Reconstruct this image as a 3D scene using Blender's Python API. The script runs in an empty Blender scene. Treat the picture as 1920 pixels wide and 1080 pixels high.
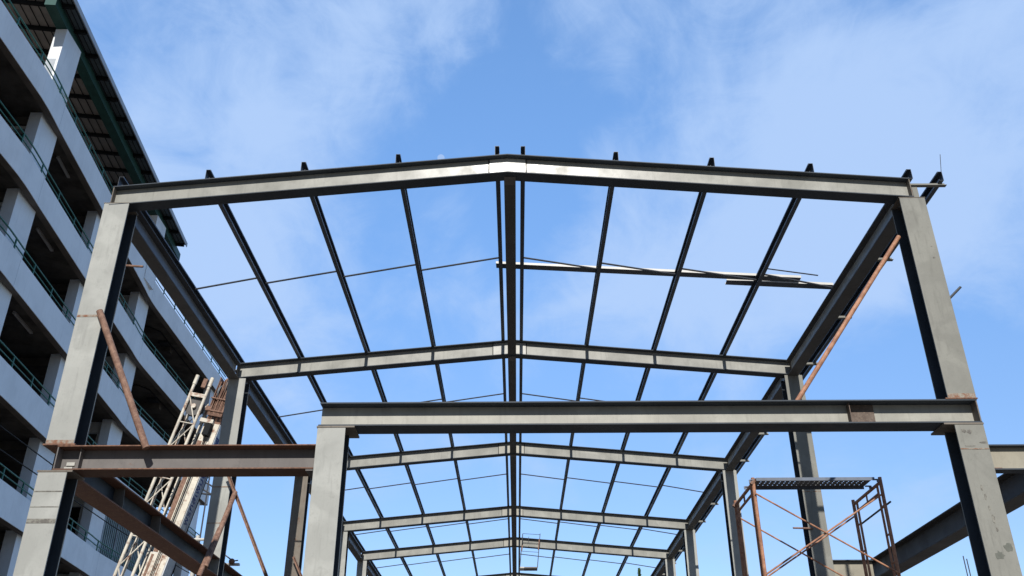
import bpy, bmesh, math, random
from mathutils import Vector, Matrix
R = math.radians
random.seed(7)
S = bpy.context.scene
COL = S.collection
V = Vector

# ------------------------------------------------------------------ materials
def new_mat(name):
    m = bpy.data.materials.new(name); m.use_nodes = True
    nt = m.node_tree
    b = nt.nodes['Principled BSDF']
    return m, nt, b

def N(nt, t, **kw):
    n = nt.nodes.new(t)
    for k, v in kw.items():
        if k in n.inputs: n.inputs[k].default_value = v
        else: setattr(n, k, v)
    return n

def noise(nt, scale, detail=5, rough=.55, stretch=None, dist=0.0):
    g = N(nt, 'ShaderNodeNewGeometry')
    src = g.outputs['Position']
    if stretch:
        mp = N(nt, 'ShaderNodeMapping'); mp.inputs['Scale'].default_value = stretch
        nt.links.new(src, mp.inputs['Vector']); src = mp.outputs[0]
    n = N(nt, 'ShaderNodeTexNoise', Scale=scale, Detail=detail, Roughness=rough, Distortion=dist)
    nt.links.new(src, n.inputs['Vector'])
    return n.outputs['Fac']

def ramp(nt, src, a, b, lo=0., hi=1.):
    n = N(nt, 'ShaderNodeMapRange'); n.interpolation_type = 'SMOOTHSTEP'
    n.inputs['From Min'].default_value = a; n.inputs['From Max'].default_value = b
    n.inputs['To Min'].default_value = lo; n.inputs['To Max'].default_value = hi
    nt.links.new(src, n.inputs['Value']); return n.outputs['Result']

def mixc(nt, fac, a, b, mode='MIX'):
    n = N(nt, 'ShaderNodeMix'); n.data_type = 'RGBA'; n.blend_type = mode
    def put(sock, v):
        if isinstance(v, tuple): sock.default_value = (*v[:3], 1)
        else: nt.links.new(v, sock)
    if isinstance(fac, (int, float)): n.inputs[0].default_value = fac
    else: nt.links.new(fac, n.inputs[0])
    put(n.inputs[6], a); put(n.inputs[7], b)
    return n.outputs[2]

def bump(nt, b, src, strength, dist=.01):
    n = N(nt, 'ShaderNodeBump', Strength=strength, Distance=dist)
    nt.links.new(src, n.inputs['Height']); nt.links.new(n.outputs[0], b.inputs['Normal'])

RUST = (.19, .075, .035)
def steel(name, col, rust=.3, dirt=.5, rough=.4, spec=.5, patch=.8, rust_col=RUST):
    """mill-primed structural steel: mottled primer, streaks, grey patches, rust bloom"""
    m, nt, b = new_mat(name)
    c2 = tuple(v * .72 for v in col); c3 = tuple(min(1, v * 1.16) for v in col)
    n1 = noise(nt, 2.3, 6, .6)
    n2 = noise(nt, 9, 5, .65)
    n3 = noise(nt, 3.0, 6, .6, (6, 6, .7))
    c = mixc(nt, ramp(nt, n1, .35, .7), col, c3)
    c = mixc(nt, ramp(nt, n3, .5, .75, 0, dirt), c, c2)
    c = mixc(nt, ramp(nt, n2, .56, .72, 0, patch * .6), c, tuple(v * .8 for v in col))
    n6 = noise(nt, 1.1, 3, .5, (1, 1, 1), 1.5)
    c = mixc(nt, ramp(nt, n6, .44, .56, 0, .34), c, tuple(v * .70 for v in col))        # primer coats of two ages
    n7 = noise(nt, 26, 5, .7, (3.5, 3.5, .35))
    c = mixc(nt, ramp(nt, n7, .60, .74, 0, dirt * .7), c, tuple(v * .55 for v in col))   # thin runs
    n4 = noise(nt, 5.5, 8, .7)
    c = mixc(nt, ramp(nt, n4, .74 - rust * .32, .84 - rust * .2, 0, min(1, .35 + rust)), c, rust_col)
    n5 = noise(nt, 45, 3, .6)
    c = mixc(nt, ramp(nt, n5, .55, .8, 0, .3), c, tuple(v * .6 for v in col))
    nt.links.new(c, b.inputs['Base Color'])
    nt.links.new(ramp(nt, n1, .3, .7, rough - .06, rough + .14), b.inputs['Roughness'])
    b.inputs['Specular IOR Level'].default_value = spec
    bump(nt, b, n4, .15, .004)
    return m

def rusty(name, c1, c2, rough=.8, scale=14):
    m, nt, b = new_mat(name)
    n1 = noise(nt, scale, 6, .65); n2 = noise(nt, scale * 4, 4, .6)
    c = mixc(nt, ramp(nt, n1, .35, .68), c1, c2)
    c = mixc(nt, ramp(nt, n2, .55, .75, 0, .5), c, (.4, .27, .18))
    nt.links.new(c, b.inputs['Base Color']); b.inputs['Roughness'].default_value = rough
    bump(nt, b, n2, .4, .004)
    return m

def paint(name, col, rough=.7, var=.12, scale=1.2, streak=.15, spec=.3, dirtc=None):
    m, nt, b = new_mat(name)
    n1 = noise(nt, scale, 6, .6); n2 = noise(nt, 2.2, 6, .6, (4, 4, .35))
    d = dirtc or tuple(v * .6 for v in col)
    c = mixc(nt, ramp(nt, n1, .35, .7, 0, 1), col, tuple(v * (1 - var) for v in col))
    c = mixc(nt, ramp(nt, n2, .52, .78, 0, streak), c, d)
    nt.links.new(c, b.inputs['Base Color']); b.inputs['Roughness'].default_value = rough
    b.inputs['Specular IOR Level'].default_value = spec
    return m

M = {}
M['steel'] = steel('primed_steel', (.37, .355, .305), rust=.10, dirt=.4, rough=.5, spec=.35)
M['steel_col'] = steel('primed_steel_column', (.352, .352, .322), rust=.10, dirt=.5, rough=.6, spec=.25)
M['steel_beige'] = steel('weathered_beige_steel', (.228, .224, .196), rust=.14, dirt=.6, rough=.62, spec=.2)
M['steel_rafter'] = steel('rafter_steel', (.31, .306, .273), rust=.12, dirt=.6, rough=.27, spec=.20)
M['steel_beam'] = steel('beam_steel', (.35, .34, .295), rust=.11, dirt=.5, rough=.36, spec=.25)
M['steel_side'] = steel('sand_beige_steel', (.31, .285, .225), rust=.12, dirt=.5, rough=.6, spec=.2)
M['mill'] = steel('bare_mill_scale', (.054, .064, .076), rust=.06, dirt=.4, rough=.55, spec=.2)  # shade painted into beam flanges, column webs and inner column faces
M['steel_dark'] = steel('dark_mill_steel', (.10, .105, .115), rust=.12, dirt=.4, rough=.5, spec=.35)
M['steel_dark2'] = steel('grey_mill_steel', (.46, .49, .485), rust=.08, dirt=.4, rough=.5, spec=.35)
M['steel_brown'] = steel('unpainted_brown_steel', (.155, .142, .134), rust=.34, dirt=.5, rough=.6, spec=.25)
M['steel_eave'] = steel('blue_grey_eave_steel', (.27, .30, .33), rust=.12, dirt=.5, rough=.5, spec=.3)
M['mill_soft'] = steel('grey_mill_scale', (.105, .10, .095), rust=.12, dirt=.5, rough=.6, spec=.2)  # softer painted shade for eave, ridge and side beam flanges; plain grey on jib sheave
M['edge_web'] = steel('blue_black_web', (.036, .042, .052), rust=.10, dirt=.5, rough=.5, spec=.3)
M['edge_flange'] = rusty('rust_brown_flange', (.17, .078, .048), (.21, .10, .06), .8, 9)
M['brown_flange'] = steel('red_brown_flange', (.15, .088, .064), rust=.5, dirt=.5, rough=.7, spec=.15, rust_col=(.16, .075, .04))
M['steel_rustcol'] = steel('rust_streaked_steel', (.19, .165, .135), rust=.55, dirt=.8, rough=.7, spec=.2, rust_col=(.13, .065, .04))
M['bright'] = steel('bright_primer_patch', (.46, .45, .41), rust=.03, dirt=.35, rough=.28, spec=.22)
M['purlin'] = steel('purlin_steel', (.068, .08, .098), rust=.05, dirt=.3, rough=.42, spec=.4)
M['rod'] = steel('rod_steel', (.04, .043, .05), rust=.1, dirt=.3, rough=.5)
M['galv'] = paint('galvanised_channel', (.52, .50, .45), .45, .1, 3, .2, .5)
M['rust'] = rusty('rusty_tube', (.15, .078, .052), (.27, .155, .105))
M['cover'] = rusty('rusty_cover_plate', (.105, .075, .058), (.15, .115, .09), .8, 22)
M['rust_edge'] = rusty('rust_band', (.12, .06, .04), (.24, .12, .07), .85, 30)
M['scaf'] = rusty('orange_scaffold_tube', (.27, .12, .066), (.47, .235, .135), .7, 10)
M['plank'] = paint('galvanised_plank', (.13, .155, .20), .5, .3, 6, .4, .5)
M['wall'] = paint('white_wall_paint', (.82, .84, .85), .85, .10, .8, .25, .2)
M['wallcol'] = paint('white_column_paint', (.72, .71, .67), .85, .08, .9, .15, .2)
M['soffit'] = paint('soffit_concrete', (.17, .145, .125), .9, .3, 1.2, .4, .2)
M['ceil'] = paint('dark_ceiling', (.13, .115, .10), .95, .55, 1.1, .6, .1)  # gallery darkness put into the ceiling colour
M['inner'] = paint('dark_corridor_wall', (.04, .042, .046), .95, .3, 1, .3, .1)  # near-black colour stands in for the unlit depth of the galleries
M['green'] = paint('green_rail_paint', (.02, .14, .10), .5, .2, 5, .3, .4)
M['green_beam'] = paint('green_roof_beam', (.025, .085, .072), .6, .25, 3, .3, .3)
M['roof_in'] = paint('beige_roof_panel', (.36, .32, .285), .7, .2, 2, .3, .2)
M['roof_out'] = paint('dark_roof_overhang', (.11, .135, .15), .7, .2, 2, .3, .3)
M['fascia'] = paint('grey_fascia', (.42, .45, .48), .6, .15, 2, .3, .3)
M['black'] = paint('black_steel', (.012, .013, .014), .8, .1, 2, .1, .2)
M['shutter'] = paint('grey_green_sheet', (.20, .25, .25), .6, .25, 2, .4, .3)
M['tube'] = paint('lamp_tube', (.42, .40, .38), .5, .1, 2, .1, .3)
M['cream'] = steel('cream_crane_paint', (.60, .55, .455), rust=.76, dirt=.2, rough=.5, spec=.35, rust_col=(.22, .09, .045))
M['cream_side'] = steel('white_crane_paint', (.50, .51, .52), rust=.30, dirt=.2, rough=.5, spec=.35)
M['blue'] = paint('blue_lettering', (.012, .035, .20), .6, .1, 5, .1, .3)
M['bark'] = rusty('tree_bark', (.10, .075, .05), (.16, .12, .085), .95, 8)

m, nt, b = new_mat('soil_ground')
n1 = noise(nt, .25, 8, .65); n2 = noise(nt, 6, 6, .7)
c = mixc(nt, ramp(nt, n1, .35, .65), (.085, .074, .060), (.125, .108, .088))
c = mixc(nt, ramp(nt, n2, .5, .75, 0, .5), c, (.03, .027, .022))
nt.links.new(c, b.inputs['Base Color']); b.inputs['Roughness'].default_value = .95
bump(nt, b, n2, .6, .05); M['soil'] = m

m, nt, b = new_mat('tree_leaf')
n1 = noise(nt, 2.0, 4, .6)
c = mixc(nt, ramp(nt, n1, .3, .7), (.035, .085, .03), (.08, .14, .045))
nt.links.new(c, b.inputs['Base Color']); b.inputs['Roughness'].default_value = .6
M['leaf'] = m

# ------------------------------------------------------------------ mesh builder
class MB:
    def __init__(s): s.bm = bmesh.new()
    def poly_prism(s, pts0, pts1, caps=(True, True)):
        a = [s.bm.verts.new(p) for p in pts0]; b_ = [s.bm.verts.new(p) for p in pts1]
        n = len(a)
        for i in range(n):
            s.bm.faces.new((a[i], a[(i + 1) % n], b_[(i + 1) % n], b_[i]))
        if caps[0]: s.bm.faces.new(a[::-1])
        if caps[1]: s.bm.faces.new(b_)
        return s
    def box(s, x0, x1, y0, y1, z0, z1):
        p = [(x0, y0), (x1, y0), (x1, y1), (x0, y1)]
        return s.poly_prism([V((x, y, z0)) for x, y in p], [V((x, y, z1)) for x, y in p])
    def sweep(s, p, q, prof, up, shear=None, caps=(True, True)):
        p = V(p); q = V(q); a = (q - p).normalized()
        if shear: sd, t = V(shear), V(up)
        else:
            t = V(up); t = (t - t.dot(a) * a).normalized(); sd = a.cross(t)
        return s.poly_prism([p + sd * u + t * v for u, v in prof], [q + sd * u + t * v for u, v in prof], caps)
    def bar(s, p, q, w, h, up=(0, 0, 1)):
        return s.sweep(p, q, [(-w/2, -h/2), (w/2, -h/2), (w/2, h/2), (-w/2, h/2)], up)
    def tube(s, p, q, r, n=10, r2=None):
        p = V(p); q = V(q); a = (q - p).normalized()
        t = V((0, 0, 1)) if abs(a.z) < .9 else V((0, 1, 0))
        t = (t - t.dot(a) * a).normalized(); sd = a.cross(t); r2 = r if r2 is None else r2
        ring = lambda c, rr: [c + (sd * math.cos(2*math.pi*i/n) + t * math.sin(2*math.pi*i/n)) * rr for i in range(n)]
        return s.poly_prism(ring(p, r), ring(q, r2))
    def path(s, pts, r, n=8):
        for a, b_ in zip(pts, pts[1:]): s.tube(a, b_, r, n)
        return s
    def each(s, name, mat, parent=None):
        """one object per loose piece"""
        left = set(s.bm.faces); out = []
        while left:
            isl = set(); st = [left.pop()]
            while st:
                f = st.pop(); isl.add(f)
                for e in f.edges:
                    for g in e.link_faces:
                        if g in left: left.discard(g); st.append(g)
            m2 = MB(); mp = {}
            for f in isl:
                m2.bm.faces.new([mp.setdefault(v, None) or mp.__setitem__(v, m2.bm.verts.new(v.co)) or mp[v] for v in f.verts])
            out.append(m2.build(name, mat, parent))
        s.bm.free(); return out
    def build(s, name, mat, parent=None, smooth=False, bevel=0, mat2=None, sel=None):
        bmesh.ops.recalc_face_normals(s.bm, faces=s.bm.faces[:])
        s.bm.normal_update()
        if mat2:
            for f in s.bm.faces:
                if sel(f): f.material_index = 1
        me = bpy.data.meshes.new(name); s.bm.to_mesh(me); s.bm.free()
        me.materials.append(mat)
        if mat2: me.materials.append(mat2)
        if smooth:
            for f in me.polygons: f.use_smooth = True
        o = bpy.data.objects.new(name, me); COL.objects.link(o)
        if parent is not None:
            o.parent = parent
            pw = world_of(parent)
            o.matrix_parent_inverse = pw.inverted()
        if bevel:
            md = o.modifiers.new('bevel', 'BEVEL'); md.width = bevel; md.segments = 1; md.limit_method = 'ANGLE'
        return o

def world_of(o):
    return Matrix.Translation(o.location) if o.parent is None else world_of(o.parent) @ o.matrix_parent_inverse @ Matrix.Translation(o.location)

def thing(name, label, cat, loc=(0, 0, 0), group=None):
    o = bpy.data.objects.new(name, None); COL.objects.link(o); o.location = loc
    o.empty_display_size = .3
    return tag(o, label, cat, group)
def tag(o, label, cat, group=None):
    o['label'] = label; o['category'] = cat
    if group: o['group'] = group
    return o

def I(b, h, tw, tf, t0=None):
    """I section, s in [-b/2,b/2], t from t0 up (default centred)"""
    t0 = -h / 2 if t0 is None else t0
    w = tw / 2; B = b / 2
    return [(-B, t0), (B, t0), (B, t0 + tf), (w, t0 + tf), (w, t0 + h - tf), (B, t0 + h - tf), (B, t0 + h),
            (-B, t0 + h), (-B, t0 + h - tf), (-w, t0 + h - tf), (-w, t0 + tf), (-B, t0 + tf)]
def C(b, h, t, lip, sgn):
    """lipped channel standing up, bottom at 0, web at the outer side (s = -sgn*b/2), open towards sgn"""
    p = [(0, 0), (b, 0), (b, lip), (b - t, lip), (b - t, t), (t, t), (t, h - t), (b - t, h - t), (b - t, h - lip), (b, h - lip), (b, h), (0, h)]
    return [((u - b / 2) * sgn, v) for u, v in p]

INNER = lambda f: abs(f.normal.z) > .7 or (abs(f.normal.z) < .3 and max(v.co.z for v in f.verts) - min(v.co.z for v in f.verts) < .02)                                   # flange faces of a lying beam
def col_inner(y0, y1):                                                   # everything between the two flange faces of a column, coloured as if shaded
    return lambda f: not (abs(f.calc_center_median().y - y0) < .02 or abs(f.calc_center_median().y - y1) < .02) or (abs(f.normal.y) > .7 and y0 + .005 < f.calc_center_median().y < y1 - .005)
# ------------------------------------------------------------------ ground
g = MB(); g.bm.faces.new([g.bm.verts.new(p) for p in [(-900, -900, -1.6), (900, -900, -1.6), (900, 900, -1.6), (-900, 900, -1.6)]])
go = g.build('ground', M['soil']); go['kind'] = 'structure'; go['label'] = 'bare soil of the building site'

# ------------------------------------------------------------------ steel building frame
Y1 = 10.252
YF = [Y1, Y1 + 6, Y1 + 12, Y1 + 18, Y1 + 22.09, Y1 + 28.09]
ZG = -1.6
X0 = -.062
frame = thing('steel_frame', 'unfinished grey steel building frame with columns, gable rafters, ridge beam and purlins against the sky', 'steel frame', (0, Y1, ZG))
RH, RB = .305, .20          # rafter depth / flange width

def rafter_geo(i):
    if i == 0: return (-5.39, 7.133), (-.09, 7.633), (5.325, 7.192)
    return (-5.33, 7.176), (X0, 7.648), (5.30, 7.184)
def rtop(x, i=1):
    l, a, r = rafter_geo(i)
    e = l if x < a[0] else r
    return a[1] + (e[1] - a[1]) * (x - a[0]) / (e[0] - a[0])

for i, y in enumerate(YF):
    l, a, r = rafter_geo(i)
    yc = y + RB / 2
    mb = MB(); pr = I(RB, RH, .008, .013, -RH)
    mb.sweep((l[0], yc, l[1]), (a[0], yc, a[1]), pr, (0, 0, 1), (0, 1, 0), (True, False))
    mb.sweep((a[0], yc, a[1]), (r[0], yc, r[1]), pr, (0, 0, 1), (0, 1, 0), (False, True))
    bmesh.ops.remove_doubles(mb.bm, verts=mb.bm.verts[:], dist=.0005)
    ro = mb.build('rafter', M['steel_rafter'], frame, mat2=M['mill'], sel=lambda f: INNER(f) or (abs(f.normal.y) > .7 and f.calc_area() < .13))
    # splice plate over the ridge joint, standing proud of the web
    x0, x1 = (-.335, .165) if i == 0 else (-.42, .22)
    yy0, yy1 = yc - .012, yc - .0045
    P0 = []
    for x in (x0, a[0], x1): P0.append((x, rtop(x, i) - .016))
    for x in (x1, a[0], x0): P0.append((x, rtop(x, i) - RH + .016))
    sp = MB(); sp.poly_prism([V((x, yy0, z)) for x, z in P0], [V((x, yy1, z)) for x, z in P0])
    sp.build('splice_plate', M['bright'] if i < 2 else M['steel'], ro)
    sm = MB()
    for x in (x0 - .004, x1 + .004):
        z = rtop(x, i); sm.box(x - .008, x + .008, yy0 - .002, yy1, z - RH + .016, z - .016)
    sm.each('splice_seam', M['black'], ro)
    # end stiffeners on the rafter over the columns
    st = MB()
    for x in (l[0] + .012, r[0] - .012):
        z = rtop(x, i)
        st.box(x - .006, x + .006, y + .006, y + .194, z - RH + .016, z - .016)
    st.each('end_stiffener', M['steel_rustcol'], ro)

def column(x0, x1, y, z0, z1, mat, depth=.30, cap=None, base=None, bands=()):
    xc = (x0 + x1) / 2; b = x1 - x0
    mb = MB()
    mb.sweep((xc, y + depth / 2, z0), (xc, y + depth / 2, z1), I(b, depth, .012, .018), (0, 1, 0))
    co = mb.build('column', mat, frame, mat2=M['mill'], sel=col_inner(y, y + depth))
    if cap:
        p = MB(); p.box(*cap); p.build('cap_plate', M['steel_rustcol'], co)
    if base:
        p = MB(); p.box(*base); p.build('base_plate', M['rust_edge'], co)
    for (zb, h, *mk) in bands:
        p = MB(); p.box(x0 + .004, x1 - .004, y - .0035, y - .0006, zb, zb + h); p.build('weld_seam', M[mk[0] if mk else 'seam'], co)
    return co

# weld seam band: rust breaking through primer
m, nt, b = new_mat('weld_seam_rust')
n1 = noise(nt, 16, 6, .7); n2 = noise(nt, 60, 4, .6)
c = mixc(nt, ramp(nt, n1, .40, .62), (.30, .27, .22), (.22, .10, .055))
c = mixc(nt, ramp(nt, n2, .5, .7, 0, .6), c, (.12, .07, .05))
nt.links.new(c, b.inputs['Base Color']); b.inputs['Roughness'].default_value = .85
M['seam'] = m
m, nt, b = new_mat('grey_smudge')
n1 = noise(nt, 18, 6, .7)
c = mixc(nt, ramp(nt, n1, .42, .6), (.235, .225, .19), (.125, .115, .10))
nt.links.new(c, b.inputs['Base Color']); b.inputs['Roughness'].default_value = .85
M['smudge'] = m
M['stain'] = paint('grey_green_stain', (.165, .17, .145), .8, .3, 8, .3, .2)
def stains(co, y, spots, mat='stain'):
    rnd = random.Random(len(spots) * 7 + 1)
    for (x, z, rx_, rz_) in spots:
        n = 14; o = [1 + rnd.uniform(-.28, .28) for _ in range(n)]
        pt = lambda yy: [V((x + rx_ * o[i] * math.cos(6.2832 * i / n), yy, z + rz_ * o[i] * math.sin(6.2832 * i / n))) for i in range(n)]
        q = MB(); q.poly_prism(pt(y - .0022), pt(y - .0004)); q.build('stain', M[mat], co)

# front frame: split columns on two floor beams
LX = (-5.45, -5.122); RX = (5.122, 5.456); MX = (-2.308, -1.982)
up_l = column(*LX, Y1, 3.522, 6.858, M['steel_col'], cap=(-5.46, -5.11, Y1 - .004, Y1 + .304, 6.858, 6.866),
       base=(-5.475, -5.10, Y1 - .008, Y1 + .31, 3.504, 3.522), bands=((3.522, .045), (5.165, .03)))
up_r = column(*RX, Y1, 4.032, 6.872, M['steel_beige'], cap=(5.112, 5.466, Y1 - .004, Y1 + .304, 6.872, 6.880),
       base=(5.09, 5.468, Y1 - .008, Y1 + .31, 4.018, 4.032), bands=((4.032, .055),))
lo_l = column(*LX, Y1, ZG, 3.186, M['steel_col'], cap=(-5.465, -5.06, Y1 - .006, Y1 + .34, 3.186, 3.206), bands=((2.60, .05, 'smudge'), (2.955, .012, 'smudge'), (2.78, .008, 'smudge')))
lo_m = column(*MX, Y1, ZG, 3.702, M['steel_col'], cap=(-2.318, -1.877, Y1 - .006, Y1 + .385, 3.702, 3.722))
lo_r = column(*RX, Y1, ZG, 3.702, M['steel_beige'], cap=(5.0, 5.462, Y1 - .006, Y1 + .385, 3.702, 3.722), bands=((3.40, .012),))

stains(lo_r, Y1, [(5.27, 2.20, .045, .042), (5.385, 2.28, .05, .045)])
stains(lo_r, Y1, [(5.21, 3.62, .03, .022), (5.275, 3.615, .028, .026), (5.40, 3.48, .05, .012), (5.235, 3.44, .06, .005), (5.31, 3.40, .05, .006), (5.255, 2.95, .016, .03), (5.27, 2.85, .013, .035), (5.285, 2.72, .014, .03), (5.30, 2.60, .018, .045), (5.31, 2.48, .012, .03)], 'smudge')
stains(up_r, Y1, [(5.38, 5.95, .014, .012), (5.385, 6.12, .012, .006)], 'smudge')
def ibeam(name, p, q, b, h, mat, tw=.010, tf=.016, up=(0, 0, 1)):
    """top centre line p -> q"""
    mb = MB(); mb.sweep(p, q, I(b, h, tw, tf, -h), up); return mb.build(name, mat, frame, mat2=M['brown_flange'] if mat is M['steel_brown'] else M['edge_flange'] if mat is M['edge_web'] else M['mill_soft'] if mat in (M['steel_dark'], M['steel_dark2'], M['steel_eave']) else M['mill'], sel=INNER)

# floor beam carried by middle and right column
fb = ibeam('floor_beam', (-2.305, Y1 + .15, 4.016), (5.455, Y1 + .15, 4.016), .30, .292, M['steel_beam'])
p = MB(); p.box(5.438, 5.452, Y1 + .004, Y1 + .296, 3.742, 3.998); p.each('end_stiffener', M['steel_rustcol'], fb)
p = MB(); p.box(3.965, 4.265, Y1 + .130, Y1 + .1435, 3.742, 3.998); p.box(3.952, 3.962, Y1 + .05, Y1 + .1435, 3.742, 3.998)
po = p.build('cover_plate', M['cover'], fb); po['label'] = 'rusty brown plate welded on the grey floor beam web'
# left, lower and unpainted floor beam
lb = ibeam('floor_beam', (-5.30, Y1 + .15, 3.502), (-2.312, Y1 + .15, 3.502), .30, .292, M['steel_brown'])
lb['label'] = 'dark rust-edged floor beam between left and middle columns'
p = MB()
p.box(-5.299, -2.314, Y1 - .003, Y1 - .0005, 3.488, 3.501); p.box(-5.05, -2.40, Y1 - .003, Y1 - .0005, 3.2125, 3.225)
p.each('rusty_flange_edge', M['rust_edge'], lb)
p = MB(); p.box(-5.296, -5.282, Y1 + .004, Y1 + .296, 3.228, 3.484); p.box(-5.05, -5.04, Y1 + .06, Y1 + .142, 3.228, 3.484); p.each('end_stiffener', M['steel_brown'], lb)
p = MB(); p.box(-5.215, -5.12, Y1 + .132, Y1 + .1435, 3.30, 3.34); p.box(-5.235, -5.14, Y1 + .132, Y1 + .1435, 3.245, 3.285)
p.each('paint_mark', M['bright'], lb)
p = MB(); p.box(-2.40, -2.316, Y1 + .01, Y1 + .29, 3.19, 3.208); p.build('seat_plate', M['steel_brown'], lb)

# edge floor beam running back along the left column row
for k in range(3):
    ya = YF[k] + .302; yb = YF[k + 1] - .003
    eb = ibeam('edge_beam', (-5.29, ya, 3.50), (-5.29, yb, 3.50), .335, .30, M['edge_web'])
    if k == 0:
        for yy in (11.95, 13.35):
            p = MB()
            for s in (-1, 1):
                xs = -5.29 + s * .006; xe = -5.29 + s * .155
                p.poly_prism([V((xs, yy, 3.217)), V((xe, yy, 3.217)), V((xe - s * .02, yy, 3.483)), V((xs, yy, 3.483))],
                             [V((xs, yy + .012, 3.217)), V((xe, yy + .012, 3.217)), V((xe - s * .02, yy + .012, 3.483)), V((xs, yy + .012, 3.483))])
            p.each('stiffener', M['steel_rustcol'], eb)

# rear columns of the frame
for i, y in enumerate(YF[1:], 1):
    lm = M['steel_rustcol'] if i == 2 else M['steel_col']
    co = column(*LX, y, ZG, 6.862, lm, bands=((4.1, .02), (4.75, .02)) if i == 1 else ())
    if i == 2: co['label'] = 'brown rust-streaked column behind the middle column'
    column(*RX, y, ZG, 6.870, M['steel_beige'] if i == 1 else M['steel_col'], bands=((4.62, .012),) if i == 1 else ())

# eave beams and ridge beam, bay by bay
for k in range(5):
    ya = YF[k] + RB + .003; yb = YF[k + 1] - .003
    ibeam('eave_beam', (-5.345, ya, 7.14), (-5.345, yb, 7.14), .20, .30, M['steel_eave'])
    ibeam('eave_beam', (5.285, ya, 7.155), (5.285, yb, 7.155), .20, .30, M['steel_dark2'])
    zr = rafter_geo(k)[1][1]
    ibeam('ridge_beam', (-.055, ya, zr - .06), (-.055, yb, zr - .06), .16, RH - .062, M['steel_dark'], .008, .012)
    p = MB(); z = zr - RH - .004
    p.box(-.135, .025, ya - .10, ya + .09, z - .010, z); p.build('ridge_cleat', M['steel_brown'], frame)

# purlins (lipped channels, open towards the ridge) one length per bay
PX = [-5.31, -4.15, -2.868, -1.585, -.228, .128, 1.402, 2.705, 4.035, 5.345]
ends = [Y1 + .012] + YF[1:] + [YF[-1] + 5]
for x in PX:
    sg = 1 if x < X0 else -1
    for k in range(6):
        ya = ends[k] + (.0 if k == 0 else .103); yb = ends[k + 1] + (.10 if k < 5 else 0)
        za = rtop(x, k) + .003; zb = rtop(x, min(k + 1, 5)) + .003
        # profile axis: sweep along +Y with up z gives s = a x t = +X
        mb = MB(); mb.sweep((x, ya, za), (x, yb, zb), C(.062, .15, .004, .022, sg), (0, 0, 1))
        mb.build('purlin', M['purlin'], frame)
# outer eave purlin on brackets
for k in range(5):
    ya = (Y1 + .05) if k == 0 else YF[k] + .103; yb = YF[k + 1] + .10
    mb = MB(); mb.sweep((5.775, ya, 7.183), (5.775, yb, 7.183), C(.062, .145, .004, .022, -1), (0, 0, 1)); mb.build('purlin', M['purlin'], frame)
yb = Y1 + .06
while yb < YF[-1]:
    p = MB()
    near = [yf for yf in YF if abs(yb - yf) < .4]
    p.sweep((5.33 if near else 5.34, yb + .03, 7.15), (5.835, yb + .03, 7.15), [(-.03, -.032), (.03, -.032), (.03, -.026), (-.024, -.026), (-.024, .030), (-.03, .030)], (0, 0, 1))
    if near: p.bar((5.40, yb + .05, 6.884), (5.40, yb + .05, 7.116), .075, .05, (0, 1, 0))
    p.build('bracket', M['steel_beige'], frame)
    yb += 2.0

# sag rods between purlins, staggered
lx = [-5.30, -4.15, -2.868, -1.585, -.228]
rx = [.128, 1.402, 2.705, 4.035, 5.27]
for k in range(5):
    ym = (YF[k] + YF[k + 1]) / 2 - .05 if k != 3 else 30.1
    for seq, s in ((lx, -1), (rx, 1)):
        for j in range(4):
            xa, xb = seq[j], seq[j + 1]
            xi, xo = (xb, xa) if s < 0 else (xa, xb)          # inner (ridge) end, outer end
            p = MB(); xi += s * .034; xo -= s * .034
            p.tube((xi, ym, rtop(xi) + .075), (xo, ym + .2, rtop(xo) + (.075 if j < 3 or s < 0 else .03)), .0155, 8)
            p.build('sag_rod', M['rod'], frame)

# low side bay on the right
rb = ibeam('side_beam', (5.46, Y1 + .09, 3.462), (7.4, Y1 + .09, 3.462), .15, .30, M['steel_side'])
p = MB(); p.box(5.47, 5.56, Y1 + .03, Y1 + .12, 3.178, 3.19); p.build('seat_plate', M['rust_edge'], rb)
ibeam('side_beam', (5.46, YF[1] + .09, 3.43), (6.16, YF[1] + .09, 3.43), .15, .30, M['steel_side'])
for ya, yb in ((Y1 + .175, YF[1] - .2), (YF[1] - .195, YF[2])):
    ibeam('edge_beam', (6.30, ya, 3.46), (6.30, yb, 3.46), .28, .34, M['steel_dark'])
for y in (YF[1], YF[2]):
    mb = MB(); mb.sweep((6.30, y + .13, ZG), (6.30, y + .13, 3.112), I(.25, .25, .010, .016), (0, 1, 0)); mb.build('column', M['steel_beige'], frame)
# stub bars left on columns
for a_, b_ in (((5.45, Y1 + .15, 5.37), (5.70, Y1 + .15, 5.60)), ((-5.27, Y1 + .31, 6.085), (-4.90, Y1 + .31, 6.06)), ((4.85, YF[1] - .02, 3.97), (5.20, YF[1] - .02, 3.96))):
    p = MB(); p.tube(a_, b_, .016, 8); p.build('stub_bar', M['rod'] if a_[0] > 5.3 else M['rust'], frame)

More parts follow.
